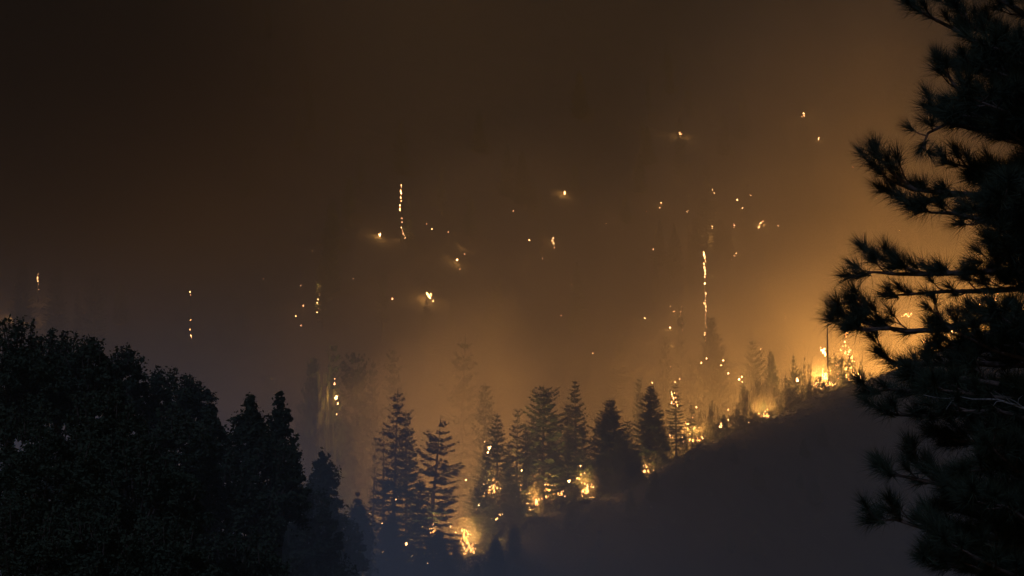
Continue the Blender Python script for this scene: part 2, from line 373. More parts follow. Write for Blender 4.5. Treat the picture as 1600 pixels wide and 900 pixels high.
# ------------------------------------------------------------------ spot fires and embers: x, y, half height in px, bright
E = [(594, 367, 2.1, 1), (724, 386, 1.7, 1), (714, 406, 2.1, 1), (670, 462, 4.2, 1), (677, 470, 1.3, 1), (669, 473, 1.5, 1), (667, 350, .8, 0), (675, 358, .9, 1), (688, 356, 1.6, 0),
     (700, 363, .9, 0), (613, 467, 2.0, 0), (488, 392, 1.2, 1), (516, 443, 1.1, 1), (462, 494, 1.1, 1), (476, 488, .8, 1), (481, 488, 1, 1), (474, 478, .9, 0), (470, 446, .7, 0), (470, 509, .7, 0),
     (552, 435, .8, 0), (726, 397, .7, 0), (719, 421, .7, 0), (882, 299, 1.6, 1), (882, 303, 2.4, 1), (883, 280, 1, 0), (865, 372, 1.4, 1), (863, 376, 1.5, 1), (865, 380, 1.2, 1), (866, 387, .9, 0),
     (827, 375, 1.2, 1), (823, 401, .9, 1), (947, 350, 1, 1), (802, 330, .7, 0), (940, 318, .8, 0), (893, 445, .9, 0), (900, 452, .9, 0), (877, 493, .9, 0), (847, 404, .7, 0), (926, 552, .9, 1),
     (1063, 209, 2.9, 1), (1063, 214, 1.2, 0), (1255, 182, 4.6, 1), (1279, 217, 2.0, 1), (1286, 217, .7, 0), (1253, 236, 1, 1), (1292, 238, .7, 0), (1332, 262, 1.2, 1), (1325, 276, .7, 0), (1355, 209, .7, 0),
     (1033, 317, 1.7, 1), (1031, 325, .8, 0), (1063, 368, 1.1, 1), (1064, 388, .9, 0), (1021, 390, 1.5, 0), (1132, 310, .8, 1), (1215, 342, 1.1, 1), (1216, 352, .9, 1), (1147, 352, 2.2, 0), (1147, 355, 1.1, 1),
     (1188, 350, 2.8, 1), (1192, 346, 1.5, 1), (1186, 355, 1.8, 1), (1150, 388, 1.1, 0), (1151, 396, 1.8, 1), (1148, 400, 1.1, 1), (1144, 405, 1.2, 1), (1177, 395, .8, 0), (1112, 430, 1.5, 1),
     (1178, 431, 1.3, 0), (1184, 433, .9, 0), (1215, 430, 1.5, 1), (1048, 479, 1.2, 1), (1053, 487, 1.6, 1), (1007, 497, 1.5, 1), (1047, 512, 2.6, 1), (1021, 518, .9, 1), (1048, 538, 1.7, 1), (1047, 550, 1, 1),
     (1047, 573, 1.2, 0), (1188, 545, 2.3, 1), (1256, 534, 1.5, 1), (1248, 533, .8, 0), (1259, 517, .8, 0), (1417, 304, 2, 1), (1423, 304, 1.5, 1), (1369, 309, 1.2, 1), (1212, 384, .7, 0), (1125, 443, .7, 0),
     (412, 436, .6, 0), (82, 410, .9, 0), (172, 460, 1.0, 0), (1075, 330, 1.2, 1), (1090, 418, .6, 0), (1010, 330, .5, 0), (1405, 360, 1, 0), (1372, 390, .7, 0)]
for (x, y, s_, b) in E: ember(x, y, s_, b, 12 if s_ >= 2.8 and b else (5 if s_ >= 2 and b else (1.5 if s_ >= 1.5 and b else 0)))
# fires standing in and round the hazy firs just behind the crest
for (x, y, s_, b, off) in [(1113, 296, 1.8, 1, None), (1116, 302, 1.2, 1, None), (1113, 355, 3.6, 1, None), (1104, 358, 1.5, 1, None), (1119, 363, 1.3, 1, None), (1152, 312, 1.6, 1, None), (1172, 305, 1.4, 1, None), (1160, 325, 1.1, 1, None),
                           (1130, 563, 1.6, 1, 30), (1127, 571, 1.3, 1, 30), (1138, 583, 1.5, 1, 30), (1096, 567, 1.3, 1, 32), (1104, 560, 1.1, 1, 32), (1155, 593, 2.8, 1, 25), (1159, 589, 1.4, 1, 25), (1160, 597, 1.1, 1, 25), (1055, 597, 1.1, 1, 20), (1019, 598, 1.1, 1, 20),
                           (1246, 594, 3.2, 1, 8), (1286, 548, 3.4, 1, 14), (1289, 553, 2.2, 1, 14), (1282, 543, 1.6, 0, 14), (1126, 667, 2, 1, 1), (1127, 662, 1.2, 1, 2), (1088, 636, 1.4, 1, 6), (1138, 656, 1.2, 1, 3), (987, 748, 1.3, 1, -2), (985, 741, .8, 0, 0),
                           (765, 700, 2, 1, 3), (762, 707, 1.8, 1, 3), (757, 690, .9, 1, 6), (748, 789, 2, 1, -1), (815, 735, 1.9, 1, 2), (889, 752, 2.2, 1, 2), (907, 728, 1, 1, 8), (924, 780, 1.3, 1, -2), (728, 750, 1.5, 1, 12), (838, 785, 2.5, 1, 1),
                           (525, 622, 3.4, 1, 192), (528, 630, 1.4, 1, 190), (523, 600, 1.5, 0, 192), (526, 647, .9, 1, 188), (523, 592, 1.2, 0, 192),
                           (674, 853, 2, 1, -2), (635, 850, 2, 1, 2), (629, 853, 1.3, 1, 2), (661, 849, 1.4, 1, 1), (651, 870, 2.1, 1, -3), (657, 876, 1.4, 1, -4), (643, 869, 1.1, 1, -3), (674, 882, 1.5, 1, -6), (606, 864, 1.2, 1, -1), (598, 863, 1.1, 1, -1),
                           (569, 816, 1.4, 1, 3), (578, 802, 1.1, 1, 3), (597, 818, .9, 1, 3), (619, 780, .9, 1, 5), (704, 823, 1.1, 1, 2), (712, 832, .9, 1, 2), (706, 866, .9, 1, -3), (668, 880, 1, 0, -6), (555, 872, 1.1, 1, -2), (503, 850, .9, 1, -2), (566, 897, .9, 1, -8),
                           (1138, 640, 1, 1, 12), (1170, 660, .9, 1, 0), (1062, 592, .8, 0, 25), (1320, 534, 1.3, 1, 12)]:
    yy = None if off is None else crest_y(x) + off
    if off is None: yy = far_hit(x, 368) - 9
    ember(x, y, s_, b, (45 if off is None else (8 if x == 525 else 6)) if s_ >= 2.8 else 0, y=yy)
def gully_lamp(o, px, watts, back=75, h=7):
    y = crest_y(px) + back; x = UOF(px) * y
    lamp(o, Vector((x, y, GZ(x, y) + h)) - o.location, watts * KW, 1.5)
def crest_fire(px, py, off, spots, label, watts, back=18, drop=-5, front=0):
    o = fire('brush_fire', px, py, crest_y(px) + off, spots, label)
    if watts: gully_lamp(o, px, watts); lamp(o, (0, 10, 1), watts * .07 * KW, .8)
    if front: lamp(o, (0, -1.0, 3.5), front * KW, .5)
    return o
def at(px, py, L): return [(x - px, y - py, h, w) for (x, y, h, w) in L]
crest_fire(1286, 600, 2, at(1286, 600, [(1276, 606, 8, .9), (1280, 603, 12, 1), (1284, 600, 14, .9), (1289, 598, 20, .8), (1292, 604, 10, 1), (1287, 607, 7, 1.3), (1297, 602, 8, .9), (1272, 604, 5, 1), (1282, 608, 5, 1.5), (1291, 590, 9, .6), (1301, 603, 5, 1), (1277, 598, 6, .7)]),
           'brightest yellow brush fire on the crest beside the thin pole', W_A, 16, -3, 20)
crest_fire(1323, 590, 6, at(1323, 590, [(1322, 527, 10, .6), (1324, 522, 6, .6), (1321, 553, 6, .8), (1330, 560, 7, .7), (1331, 566, 6, .8), (1323, 576, 7, .7), (1316, 588, 5, 1), (1322, 589, 6, 1), (1333, 587, 7, 1.1), (1337, 589, 5, 1.2), (1298, 580, 5, .8),
           (1303, 578, 4, .8), (1310, 593, 4, 1), (1305, 600, 5, 1), (1319, 596, 4, 1), (1326, 594, 4, 1.2), (1313, 547, 3, .9), (1327, 549, 5, .6), (1321, 541, 4, .6), (1341, 585, 4, 1), (1330, 576, 4, .7), (1308, 571, 3, .8), (1344, 592, 3, 1)]),
           'scattered flames through and above the round dark bush near the pine', W_B, 28, -3, 16)
crest_fire(1195, 650, 0, at(1195, 650, [(1190, 652, 6, 1.1), (1194, 652, 9, 1), (1198, 651, 7, 1), (1201, 652, 4, 1.3), (1193, 643, 4, .9), (1199, 641, 3, .8)]), 'compact yellow blaze on the crest below the bare lit trees', W_C, 22, -2, 13)
crest_fire(1083, 688, 2, at(1083, 688, [(1072, 662, 4, 1), (1075, 672, 5, .8), (1078, 680, 5, .9), (1077, 690, 5, 1.1), (1083, 690, 5, 1.2), (1089, 690, 5, 1.2), (1093, 689, 5, 1.1), (1048, 684, 4, 1), (1080, 654, 3, 1), (1097, 684, 4, .8), (1070, 690, 4, 1), (1065, 682, 3, 1)]),
           'fire flaring round the foot of the little paired fir', W_D, 18, -3, 16)
crest_fire(1008, 737, 1, at(1008, 737, [(1003, 737, 5, 1.3), (1008, 738, 6, 1), (1013, 738, 5, 1), (1010, 731, 4, .7)]), 'small low blaze at the foot of the dense dark fir', W_E, 16, -3, 2)
crest_fire(914, 768, 2, at(914, 768, [(911, 769, 8, .9), (915, 771, 13, 1.0), (919, 769, 10, .9), (914, 757, 5, .8), (905, 750, 5, .8), (908, 743, 4, .9), (901, 766, 4, .8), (923, 762, 4, .8), (925, 778, 3, .8), (910, 776, 3, 1)]), 'round white hot blaze between two dark firs', W_F, 16, -4, 7)
crest_fire(826, 795, 3, at(826, 795, [(815, 770, 12, .8), (819, 780, 12, .8), (823, 790, 12, .8), (828, 797, 11, 1), (832, 796, 7, 1), (813, 760, 8, .8), (837, 788, 5, 1), (821, 772, 6, .7), (842, 782, 4, .8), (818, 795, 5, 1)]), 'leaping yellow flames against a lit trunk below the broad fir', W_G, 14, -2, 7)
crest_fire(857, 775, 3, at(857, 775, [(850, 770, 9, .8), (855, 766, 14, .7), (859, 770, 10, .8), (865, 772, 6, 1), (872, 773, 5, 1), (878, 774, 6, 1), (854, 778, 5, 1), (880, 768, 3, .8), (848, 758, 6, .7), (868, 762, 4, .7)]), 'flames climbing among the trunks under the broad tall fir', W_G, 14, -2, 6)
crest_fire(766, 770, 5, at(766, 770, [(760, 768, 9, .8), (764, 772, 14, .7), (769, 766, 12, .6), (772, 770, 7, .8), (761, 755, 7, .8), (777, 764, 5, .8), (768, 811, 4, 1), (777, 811, 4, 1), (756, 776, 5, .8), (770, 752, 4, .7), (782, 806, 3, 1)]), 'flames burning half way up inside the first pointed fir', W_H, 12, -4, 4)
crest_fire(732, 855, 3, at(732, 855, [(726, 830, 5, .9), (727, 845, 16, .6), (730, 850, 14, .6), (733, 857, 10, .8), (728, 862, 7, 1), (736, 863, 9, .9), (740, 864, 5, 1.1), (724, 852, 6, .8), (738, 852, 4, .7), (721, 845, 4, .8), (731, 836, 6, .7), (743, 858, 3, .9), (725, 866, 4, 1)]),
           'lowest tall blaze on the slope beside the ragged fir', W_I, 12, -2, 14)
crest_fire(676, 835, 4, at(676, 835, [(673, 834, 5, .9), (676, 833, 8, .8), (679, 836, 5, 1), (672, 828, 4, .8), (680, 829, 3, .8), (676, 822, 3, .7)]), 'small blaze glimpsed behind the ragged fir trunk', W_J, 10, -3, 2)
crest_fire(1056, 632, 4, at(1056, 632, [(1053, 626, 6, .8), (1055, 632, 7, .8), (1051, 620, 4, .8), (1057, 624, 5, .7), (1054, 615, 3, .9), (1058, 634, 4, 1)]), 'flames burning in the upper crown of the open fir', 6, 1, 0, 0)
def pine_fire(px, py, spots, label, watts, off=8, back=14, drop=-1):
    y = crest_y(px) + off; o = fire('brush_fire', px, py, y, at(px, py, spots), label); gully_lamp(o, px, watts)
pine_fire(1548, 485, [(1545, 476, 12, .7), (1549, 482, 11, .8), (1545, 486, 8, 1.1), (1554, 470, 8, .7), (1557, 482, 6, 1), (1565, 484, 5, 1.2), (1574, 480, 5, 1), (1531, 478, 5, 1), (1540, 462, 6, .8), (1560, 460, 5, .8), (1536, 486, 4, 1), (1570, 470, 4, .8)],
          'large fire seen through gaps in the foreground pine', W_K)
pine_fire(1489, 522, [(1485, 521, 4, 1.2), (1489, 521, 5, 1.1), (1493, 520, 4, 1), (1515, 484, 3, 1.2), (1443, 536, 5, .7)], 'row of small flames behind the pine on the rising crest', W_L)
pine_fire(1416, 495, [(1413, 494, 4, 1), (1418, 494, 5, .9), (1423, 493, 3, 1)], 'small fire above the crest behind the lower pine branches', W_M, 60, 5, 1)

# ------------------------------------------------------------------ conifers along the crest
KIND = {'dense': (25, 4.0, dict(clear=.07, dens=1.15, shape=.78, droop=.22, cols=.52)),
        'cone': (25, 3.7, dict(clear=.05, dens=.95, shape=.88, droop=.3, cols=.8)),
        'open': (28, 3.1, dict(clear=.14, dens=.8, shape=.68, droop=.38, gap=.3, cols=.95)),
        'ragged': (28, 4.4, dict(clear=.14, dens=.95, shape=.6, droop=.28, gap=.34, cols=1.1)),
        'broad': (28, 3.9, dict(clear=.2, dens=1.0, shape=.55, droop=.15, gap=.1, cols=.95)),
        'tall': (38, 3.4, dict(clear=.30, dens=.7, shape=.6, droop=.30, gap=.3, cols=.9)),
        'narrow': (28, 2.6, dict(clear=.10, dens=.9, shape=.6, droop=.4, gap=.12, cols=.6)),
        'bare': (26, 1.9, dict(clear=.10, dens=.35, shape=.4, droop=.35, gap=.45, cols=.9)),
        'young': (12, 3.4, dict(clear=.02, dens=1.2, shape=.75, droop=.2, cols=.55))}
_cache = {}
def kind_mesh(k, v):
    if (k, v) not in _cache:
        H, Rb, kw = KIND[k]; _cache[(k, v)] = (conifer_meshes(sum(map(ord, k)) * 10 + v, H, Rb, **kw), H)
    return _cache[(k, v)]
def tree(k, v, px, top, off, label, wide=1.0, lean=0.0, y=None, group='conifers standing along the burning crest'):
    (ms, H) = kind_mesh(k, v); y = y if y is not None else crest_y(px) + off
    if group.startswith('conifers standing'): wide *= 1.4 if k == 'ragged' else 1.2
    return conifer('conifer', px, top, y, label, 'conifer', group, lean, ms, H, None, None, wide)
tree('ragged', 1, 690, 653, 2, 'ragged dark fir leaning right of the lowest left blaze', 1.0, .10)
tree('tall', 1, 727, 528, 168, 'tall pale hazy fir rising behind the lowest blaze', .8, .03)
tree('open', 1, 622, 606, 8, 'dark tall open fir left of the ragged leaning one', .8, .03)
tree('tall', 2, 617, 545, 205, 'faint grey fir showing above the dark open fir', .6)
tree('bare', 1, 587, 683, 0, 'nearly bare thin snag at the left end of the row', .55, .03)
tree('bare', 2, 600, 668, 22, 'second thin half bare fir just behind the left snag', .9, .0)
tree('narrow', 2, 637, 640, 28, 'hazy narrow fir close behind the dark open fir', .9)
tree('cone', 1, 777, 645, 5, 'pointed dark fir with flames half way up inside it', 1.0)
tree('cone', 2, 745, 744, 0, 'short broad dark fir just right of the lowest blaze', 1.25)
tree('open', 2, 807, 636, 14, 'layered open fir between the pointed and broad firs', .85)
tree('broad', 1, 848, 601, 9, 'broad tall fir with spreading shoulders mid row', 1.05)
tree('narrow', 1, 832, 655, 26, 'slim pale fir partly hidden behind the broad fir', .9)
tree('cone', 3, 899, 594, 34, 'tall grey hazy fir behind the darker mid row firs', .85)
tree('open', 3, 887, 630, 12, 'narrow dark fir just left of the grey hazy one', .7)
tree('cone', 1, 870, 698, 2, 'low dark fir right of the climbing flames', .95)
tree('open', 1, 929, 675, -2, 'small black fir directly right of the round blaze', .8)
tree('dense', 1, 951, 621, 26, 'dense smooth cone shaped fir behind the small black one', 1.1)
tree('young', 1, 976, 690, 4, 'low dark young fir on the slope right of the smooth cone', .7)
tree('narrow', 2, 979, 655, 48, 'faint thin fir in the gap right of the smooth cone', .8)
tree('dense', 2, 1018, 602, 14, 'dense dark cone shaped fir above the small low blaze', 1.05)
tree('open', 2, 1056, 598, 4, 'open fir with flames shining through its upper crown', 1.05)
tree('open', 3, 1081, 632, 2, 'smaller paired fir ringed by fire on the crest', 1.2)
tree('young', 2, 803, 752, -3, 'little black young fir below the layered open fir', .6)
tree('young', 1, 783, 765, 0, 'small dark fir filling under the pointed fir', .7)
tree('young', 2, 612, 806, -14, 'low black bushy fir near the bottom edge', .75)
tree('young', 1, 686, 828, -12, 'low black fir at the foot of the ragged fir', .9)
tree('young', 2, 655, 858, -20, 'smallest black fir between two low bushy ones', .9)
tree('young', 1, 712, 850, -6, 'stubby dark fir just left of the lowest blaze', .8)
tree('young', 2, 1130, 648, 2, 'tiny dark fir on the crest right of the fire gap', .6)
tree('young', 1, 1193, 624, 4, 'tiny dark fir tip beside the compact crest blaze', .5)
for k, v, px, top, off, wd, lb in [('cone', 3, 795, 690, 8, .8, 'dark fir tucked between the pointed and layered firs'), ('narrow', 2, 820, 668, 6, .8, 'slim dark fir left of the broad tall fir'), ('cone', 2, 862, 660, 6, .75, 'dark fir leaning on the right side of the broad fir'),
        ('open', 2, 912, 652, 6, .7, 'dark open fir rising straight above the round blaze'), ('cone', 1, 938, 700, 2, .8, 'low dark fir between the small black and smooth cone firs'), ('cone', 3, 966, 672, 6, .85, 'dark fir hugging the right side of the smooth cone'),
        ('young', 1, 992, 702, 0, .7, 'low dark young fir left of the dense dark cone'), ('cone', 2, 1036, 662, 2, .8, 'dark fir between the dense cone and the burning open fir'), ('narrow', 1, 760, 700, 8, .8, 'slim dark fir left of the pointed fir'), ('cone', 1, 657, 742, 0, .9, 'dark fir crowded between the two tall open ones')]:
    tree(k, v, px, top, off, lb, wd)
# half lost in smoke behind the crest
G2 = 'hazy conifers behind the crest'
for k, v, px, top, off, wd, lb in [('dense', 1, 1113, 490, 95, .72, 'tall hazy fir under the tall string of flames'), ('cone', 2, 1143, 560, 100, .7, 'pale pointed fir beside the tall hazy one'),
        ('broad', 2, 1176, 534, 130, .75, 'wide hazy fir behind the fire lit bare trees'), ('dense', 2, 1204, 548, 140, .7, 'faint rounded fir just right of the wide hazy one'), ('cone', 3, 1078, 556, 120, .6, 'small grey fir left of the tall hazy fir'),
        ('narrow', 1, 1040, 524, 140, .6, 'thin faint fir above the dense dark cone'), ('narrow', 2, 1000, 588, 110, .6, 'faint thin fir above and left of the dense dark cone'), ('tall', 1, 1064, 474, 160, .45, 'very faint straight trunk below the dotted sparks'),
        ('cone', 1, 522, 532, 200, .55, 'fire lit fir trunk standing in the left haze'), ('dense', 1, 489, 550, 210, .5, 'grey fir just left of the fire lit trunk'), ('broad', 1, 556, 545, 230, .6, 'wide dim fir just right of the fire lit trunk'), ('cone', 3, 582, 565, 240, .55, 'dim fir between the wide one and the faint grey fir'),
        ('cone', 2, 1240, 552, 120, .6, 'washed out fir low in the brightest smoke'), ('open', 2, 1160, 580, 40, .6, 'small hazy fir directly above the spot fire cluster'), ('narrow', 1, 760, 600, 130, .8, 'ghostly narrow fir right of the tall pale one')]:
    tree(k, v, px, top, off, lb, wd, group=G2)
# high on the far slope
G3 = 'conifers high on the smoky far slope'
for k, v, px, top, bot, wd, lb in [('open', 1, 1103, 250, 372, .95, 'hazy fir high on the slope with fire at its base'), ('open', 2, 1166, 284, 372, .9, 'fainter high fir right of the main hazy one'), ('bare', 1, 1075, 305, 374, .7, 'thin faint snag left of the main high fir'),
        ('young', 1, 1089, 340, 374, .8, 'small low fir against the high hazy fir'), ('young', 2, 1125, 343, 374, .9, 'small rounded fir between the two high hazy firs'), ('cone', 1, 1063, 180, 262, .8, 'ghost of a fir around the highest left spot fire'),
        ('cone', 2, 1257, 150, 240, .7, 'ghost of a fir around the topmost lone fire'), ('dense', 1, 35, 405, 520, .9, 'dark fir shape behind the far left burning stump'), ('cone', 3, 88, 395, 520, .9, 'dim fir shape right of the far left snag'), ('broad', 1, 150, 425, 545, 1.0, 'dim broad fir shape above the left oaks')]:
    tree(k, v, px, top, 0, lb, wd, y=far_hit(px, bot) - 20, group=G3)
rr = random.Random(5); KS = [('cone', 1), ('cone', 2), ('cone', 3), ('dense', 1), ('dense', 2), ('open', 1), ('open', 2), ('narrow', 1), ('broad', 1), ('tall', 2)]
protos = {}
for i in range(120):
    px = rr.uniform(-60, 1480); y = rr.uniform(830, 1750) if px < 900 else rr.uniform(1130, 1900); p = P(px, 400, y); gz = GZ(p.x, y) - .4; kk = rr.choice(KS)
    (ms, H) = kind_mesh(*kk); sc = rr.uniform(20, 36) / H; lb = 'faint conifer lost in smoke on the dark far slope'
    if kk not in protos:
        o = thing('conifer', (p.x, y, gz), lb, 'conifer', 'faint conifers lost in smoke', rr.uniform(0, 6)); o.scale = (sc, sc, sc); link('trunk', ms[0], o); link('crown', ms[1], o); protos[kk] = o
    else: copy_thing(protos[kk], (p.x, y, gz), (sc, sc, sc), rr.uniform(0, 6), lb, 'conifer', 'faint conifers lost in smoke')
for i in range(26):
    px = rr.uniform(700, 1420); t = rr.uniform(.15, .8); yc = crest_y(px); y = yc - 200 * (1 - t) - 20; p = P(px, 800, y); gz = GZ(p.x, y) - .4; kk = rr.choice(KS[:5])
    (ms, H) = kind_mesh(*kk); sc = rr.uniform(6, 9.5) / H
    copy_thing(protos[kk], (p.x, y, gz), (sc * 1.5, sc * 1.5, sc), rr.uniform(0, 6), 'low dark tree on the shadowed near face of the ridge', 'tree', 'dark trees on the shadowed ridge face')
# thin pole like snag and lit bare trees
def bare_tree(px, top, y, label, seed, r0, mat, forks, cat='bare tree', spread=.5):
    r = random.Random(seed); p = P(px, top, y); gz = GZ(p.x, y) - .3; H = p.z - gz; o = thing('bare_tree', (p.x, y, gz), label, cat); T = Tubes(); B = Tubes()
    def grow(a, d, L, rad, dep, tgt):
        pts = [a]; q = a.copy(); dd = d.copy()
        for i in range(4): dd = (dd + Vector((r.gauss(0, .12), r.gauss(0, .12), r.gauss(0, .05)))).normalized(); q = q + dd * L / 4; pts.append(q.copy())
        tgt.tube(pts, [rad * (1 - .55 * i / 4) for i in range(5)], 6, False)
        if dep:
            for k in range(forks):
                w = r.uniform(0, 6.28); nd = (dd + Vector((math.cos(w), math.sin(w) * .6, .15)) * spread * r.uniform(.6, 1.3)).normalized()
                grow(pts[r.randint(2, 4)], nd, L * r.uniform(.55, .8), rad * .5, dep - 1, B)
    grow(Vector((0, 0, 0)), Vector((r.uniform(-.25, .25), 0, 1)).normalized(), H * .45, r0, 4, T)
    link('trunk', T.build('trunk', mat), o); link('limbs', B.build('limbs', mat), o); return o
def pole_snag(px, top, off, label, r0):
    y = crest_y(px) + off; p = P(px, top, y); gz = GZ(p.x, y) - .5; H = p.z - gz; o = thing('bare_snag', (p.x, y, gz), label, 'dead tree'); T = Tubes(); rr_ = random.Random(px)
    T.tube([(rr_.gauss(0, .05), 0, H * t / 8) for t in range(9)], [r0 * (1.1 - .85 * t / 8) for t in range(9)], 7)
    B = Tubes()
    for k in range(14):
        z = H * rr_.uniform(.3, .97); w = rr_.uniform(0, 6.28); L = rr_.uniform(.4, 1.3); B.tube([(0, 0, z), (math.cos(w) * L, math.sin(w) * L, z - L * .2)], [.05, .015], 3, False)
    link('trunk', T.build('trunk', M_CHAR), o); link('broken_branches', B.build('broken_branches', M_CHAR), o)
pole_snag(1292, 455, -1, 'tall thin dead pole rising from the brightest brush fire', .42)
pole_snag(1267, 560, 4, 'short thin pole left of the brightest brush fire', .2)
pole_snag(1347, 545, 8, 'thin dead stem behind the bush beside the pine', .2)
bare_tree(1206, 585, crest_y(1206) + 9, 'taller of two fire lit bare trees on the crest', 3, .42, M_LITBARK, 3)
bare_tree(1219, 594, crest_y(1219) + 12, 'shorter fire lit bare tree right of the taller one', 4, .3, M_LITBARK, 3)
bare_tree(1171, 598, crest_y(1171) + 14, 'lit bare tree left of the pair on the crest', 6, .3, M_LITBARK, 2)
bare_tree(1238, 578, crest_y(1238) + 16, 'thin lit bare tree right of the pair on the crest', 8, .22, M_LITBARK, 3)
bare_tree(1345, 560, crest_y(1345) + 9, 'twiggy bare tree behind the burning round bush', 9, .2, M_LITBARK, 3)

# ------------------------------------------------------------------ leafy shrubs and oaks
def leafy(seed, rx, rz, n_cl, per, leaf, cr=.30, shoots=12, shoot_len=1.2, hollow=.45, top_bias=.0, point=0.0):
    rng = np.random.RandomState(seed); C = []; T = Tubes(); cz = rz
    T.tube([(0, 0, -.3), (.05, 0, rz * .5), (0, .03, rz * .95)], [rx * .09 + .04, rx * .07 + .03, rx * .05 + .02], 7)
    for k in range(n_cl):
        d = rng.normal(size=3); d /= np.linalg.norm(d); d[2] = d[2] * (1 - top_bias) + abs(d[2]) * top_bias
        s = hollow + (1 - hollow) * rng.rand() ** .5; c = np.array([d[0] * rx * s, d[1] * rx * s, cz + d[2] * rz * s]); rad = rx * cr * rng.uniform(.6, 1.25); fr = (d[2] * s + 1) / 2; c[:2] *= 1.1 - point * fr * .95; rad *= 1 - point * fr * .6
        q = rng.normal(size=(per, 3)); q /= np.linalg.norm(q, axis=1)[:, None]; q *= rad * rng.rand(per, 1) ** .45; q[:, 2] *= .8; C.append(c + q)
        if k % 3 == 0: T.tube([(0, 0, rz * .5), (c[0] * .5, c[1] * .5, rz * .5 + (c[2] - rz * .5) * .6), tuple(c)], [rx * .035 + .01, rx * .02 + .01, .012], 4, False)
    for k in range(shoots):
        w = rng.uniform(0, 6.28); s = rng.uniform(.1, .95); s = s * (1 - point * .3); a = np.array([math.cos(w) * rx * s, math.sin(w) * rx * s, cz + rz * (math.sqrt(max(0, 1 - s * s)) if not point else (1.9 * (1 - s) - .95)) * .92]); a[:2] *= 1 - .55 * point * (1 - s); L = shoot_len * rng.uniform(.5, 1.2)
        d = np.array([a[0] / rx * .45, a[1] / rx * .45, 1]) + rng.normal(size=3) * .15; d /= np.linalg.norm(d); m = int(46 * L / max(leaf * 6, .3)); t = rng.rand(m, 1)
        C.append(a + d * L * t + rng.normal(size=(m, 3)) * leaf * .75 * (1.15 - t * .75)); T.tube([tuple(a), tuple(a + d * L)], [.02 + leaf * .1, .008], 3, False)
    for k in range(46 if point else 0):                      # ragged side sprays of the pointed crowns
        w = rng.uniform(0, 6.28); zz = rng.uniform(-.85, .6); rr_ = rx * (1.05 - point * (zz + 1) * .45); a = np.array([math.cos(w) * rr_ * .7, math.sin(w) * rr_ * .7, cz + rz * zz])
        L = rx * rng.uniform(.3, .75) * (1 - .38 * (zz + 1)); d = np.array([math.cos(w), math.sin(w), rng.uniform(.35, 1.0)]); d /= np.linalg.norm(d); m = 46; t = rng.rand(m, 1) ** .8
        C.append(a + d * L * t + rng.normal(size=(m, 3)) * leaf * .9 * (1.3 - t * .8)); T.tube([tuple(a), tuple(a + d * L)], [.03, .01], 3, False)
    V, F = leaf_quads(np.concatenate(C), leaf, rng, 1.9)
    return T, V, F
BR = []
for i in range(7):
    T, V, F = leafy(300 + i, 2.0, 1.5, 16, 42, .34, .38, 9, 1.0); BR.append((T.build('stems', M_BARK), mesh('foliage', V, F, M_BRUSH)))
def shrub(px, top, off, hw, label, y=None, group='shrubs along the burning crest'):
    y = y or crest_y(px) + off; p = P(px, top, y); gz = GZ(p.x, y) - .2; H = max(p.z - gz, .8); m = R.choice(BR)
    o = thing('shrub', (p.x, y, gz), label, 'shrub', group, R.uniform(0, 6)); w = hw * y / FPX / 2.1; o.scale = (w, w, H / 3.4)
    link('stems', m[0], o); link('foliage', m[1], o)
for px, top, off, hw, lb in [(1318, 556, 3, 22, 'round dark bush backed by scattered flames near the pine'), (1281, 590, -2, 10, 'small dark bush in front of the brightest brush fire'), (1262, 596, -1, 11, 'dark bush just left of the brightest brush fire'), (1300, 588, -3, 8, 'little dark bush at the foot of the thin pole'),
                             (1222, 634, -3, 12, 'dark wide bush right of the compact crest blaze'), (1176, 640, -1, 11, 'dark bush left of the compact crest blaze'), (1203, 641, 3, 5, 'narrow dark bush behind the compact crest blaze'), (1240, 606, 2, 16, 'bushy clump on the crest under the small bright fire'),
                             (1150, 646, 1, 16, 'rounded bush on the crest beneath the spot fire cluster'), (1118, 660, 0, 13, 'bush on the crest right of the small paired fir'), (1097, 676, 0, 9, 'low bush beside the foot of the paired fir'), (1040, 694, 2, 12, 'bush under the open burning fir'), (1067, 680, 1, 9, 'bush between the two burning firs'),
                             (1350, 580, -1, 16, 'dark bush half hidden by the lowest pine tufts'), (1028, 704, 0, 12, 'bush right of the small low blaze'), (990, 728, 0, 12, 'bush left of the small low blaze'), (968, 738, 1, 14, 'bush under the smooth cone fir'), (944, 748, 0, 14, 'bush right of the small black fir'),
                             (895, 762, 1, 12, 'bush left of the round blaze'), (870, 766, 0, 9, 'bush below the climbing flames'), (843, 786, -2, 12, 'bush right of the leaping flames'), (806, 800, -1, 14, 'bush left of the leaping flames'), (785, 812, 0, 14, 'bush right of the pointed fir foot'),
                             (758, 838, 0, 14, 'bush below the short broad fir'), (747, 852, -2, 10, 'low bush right of the lowest blaze'), (715, 862, -3, 12, 'low bush left of the lowest blaze'), (695, 868, -5, 14, 'low bush under the ragged fir'), (668, 872, -8, 13, 'low bush beneath the hidden small blaze'),
                             (640, 862, -8, 16, 'low bush right of the dark open fir'), (608, 868, -4, 18, 'low bush under the dark open fir'), (582, 872, -3, 14, 'low bush under the thin left snag'), (735, 878, -14, 16, 'dark bush at the bottom edge below the lowest blaze'), (632, 885, -18, 18, 'dark bush at the bottom edge below the open fir')]:
    shrub(px, top, off, hw, lb)
for k, px in enumerate(range(1092, 1352, 8)):
    cpy = float(np.interp(px, [c[0] for c in CREST], [c[1] for c in CREST])); h = R.uniform(4, 15)
    shrub(px + R.uniform(-2, 2), cpy - h, R.uniform(-3, 0), R.uniform(5, 10), near_label('small dark crest bush', px, cpy - h / 2))
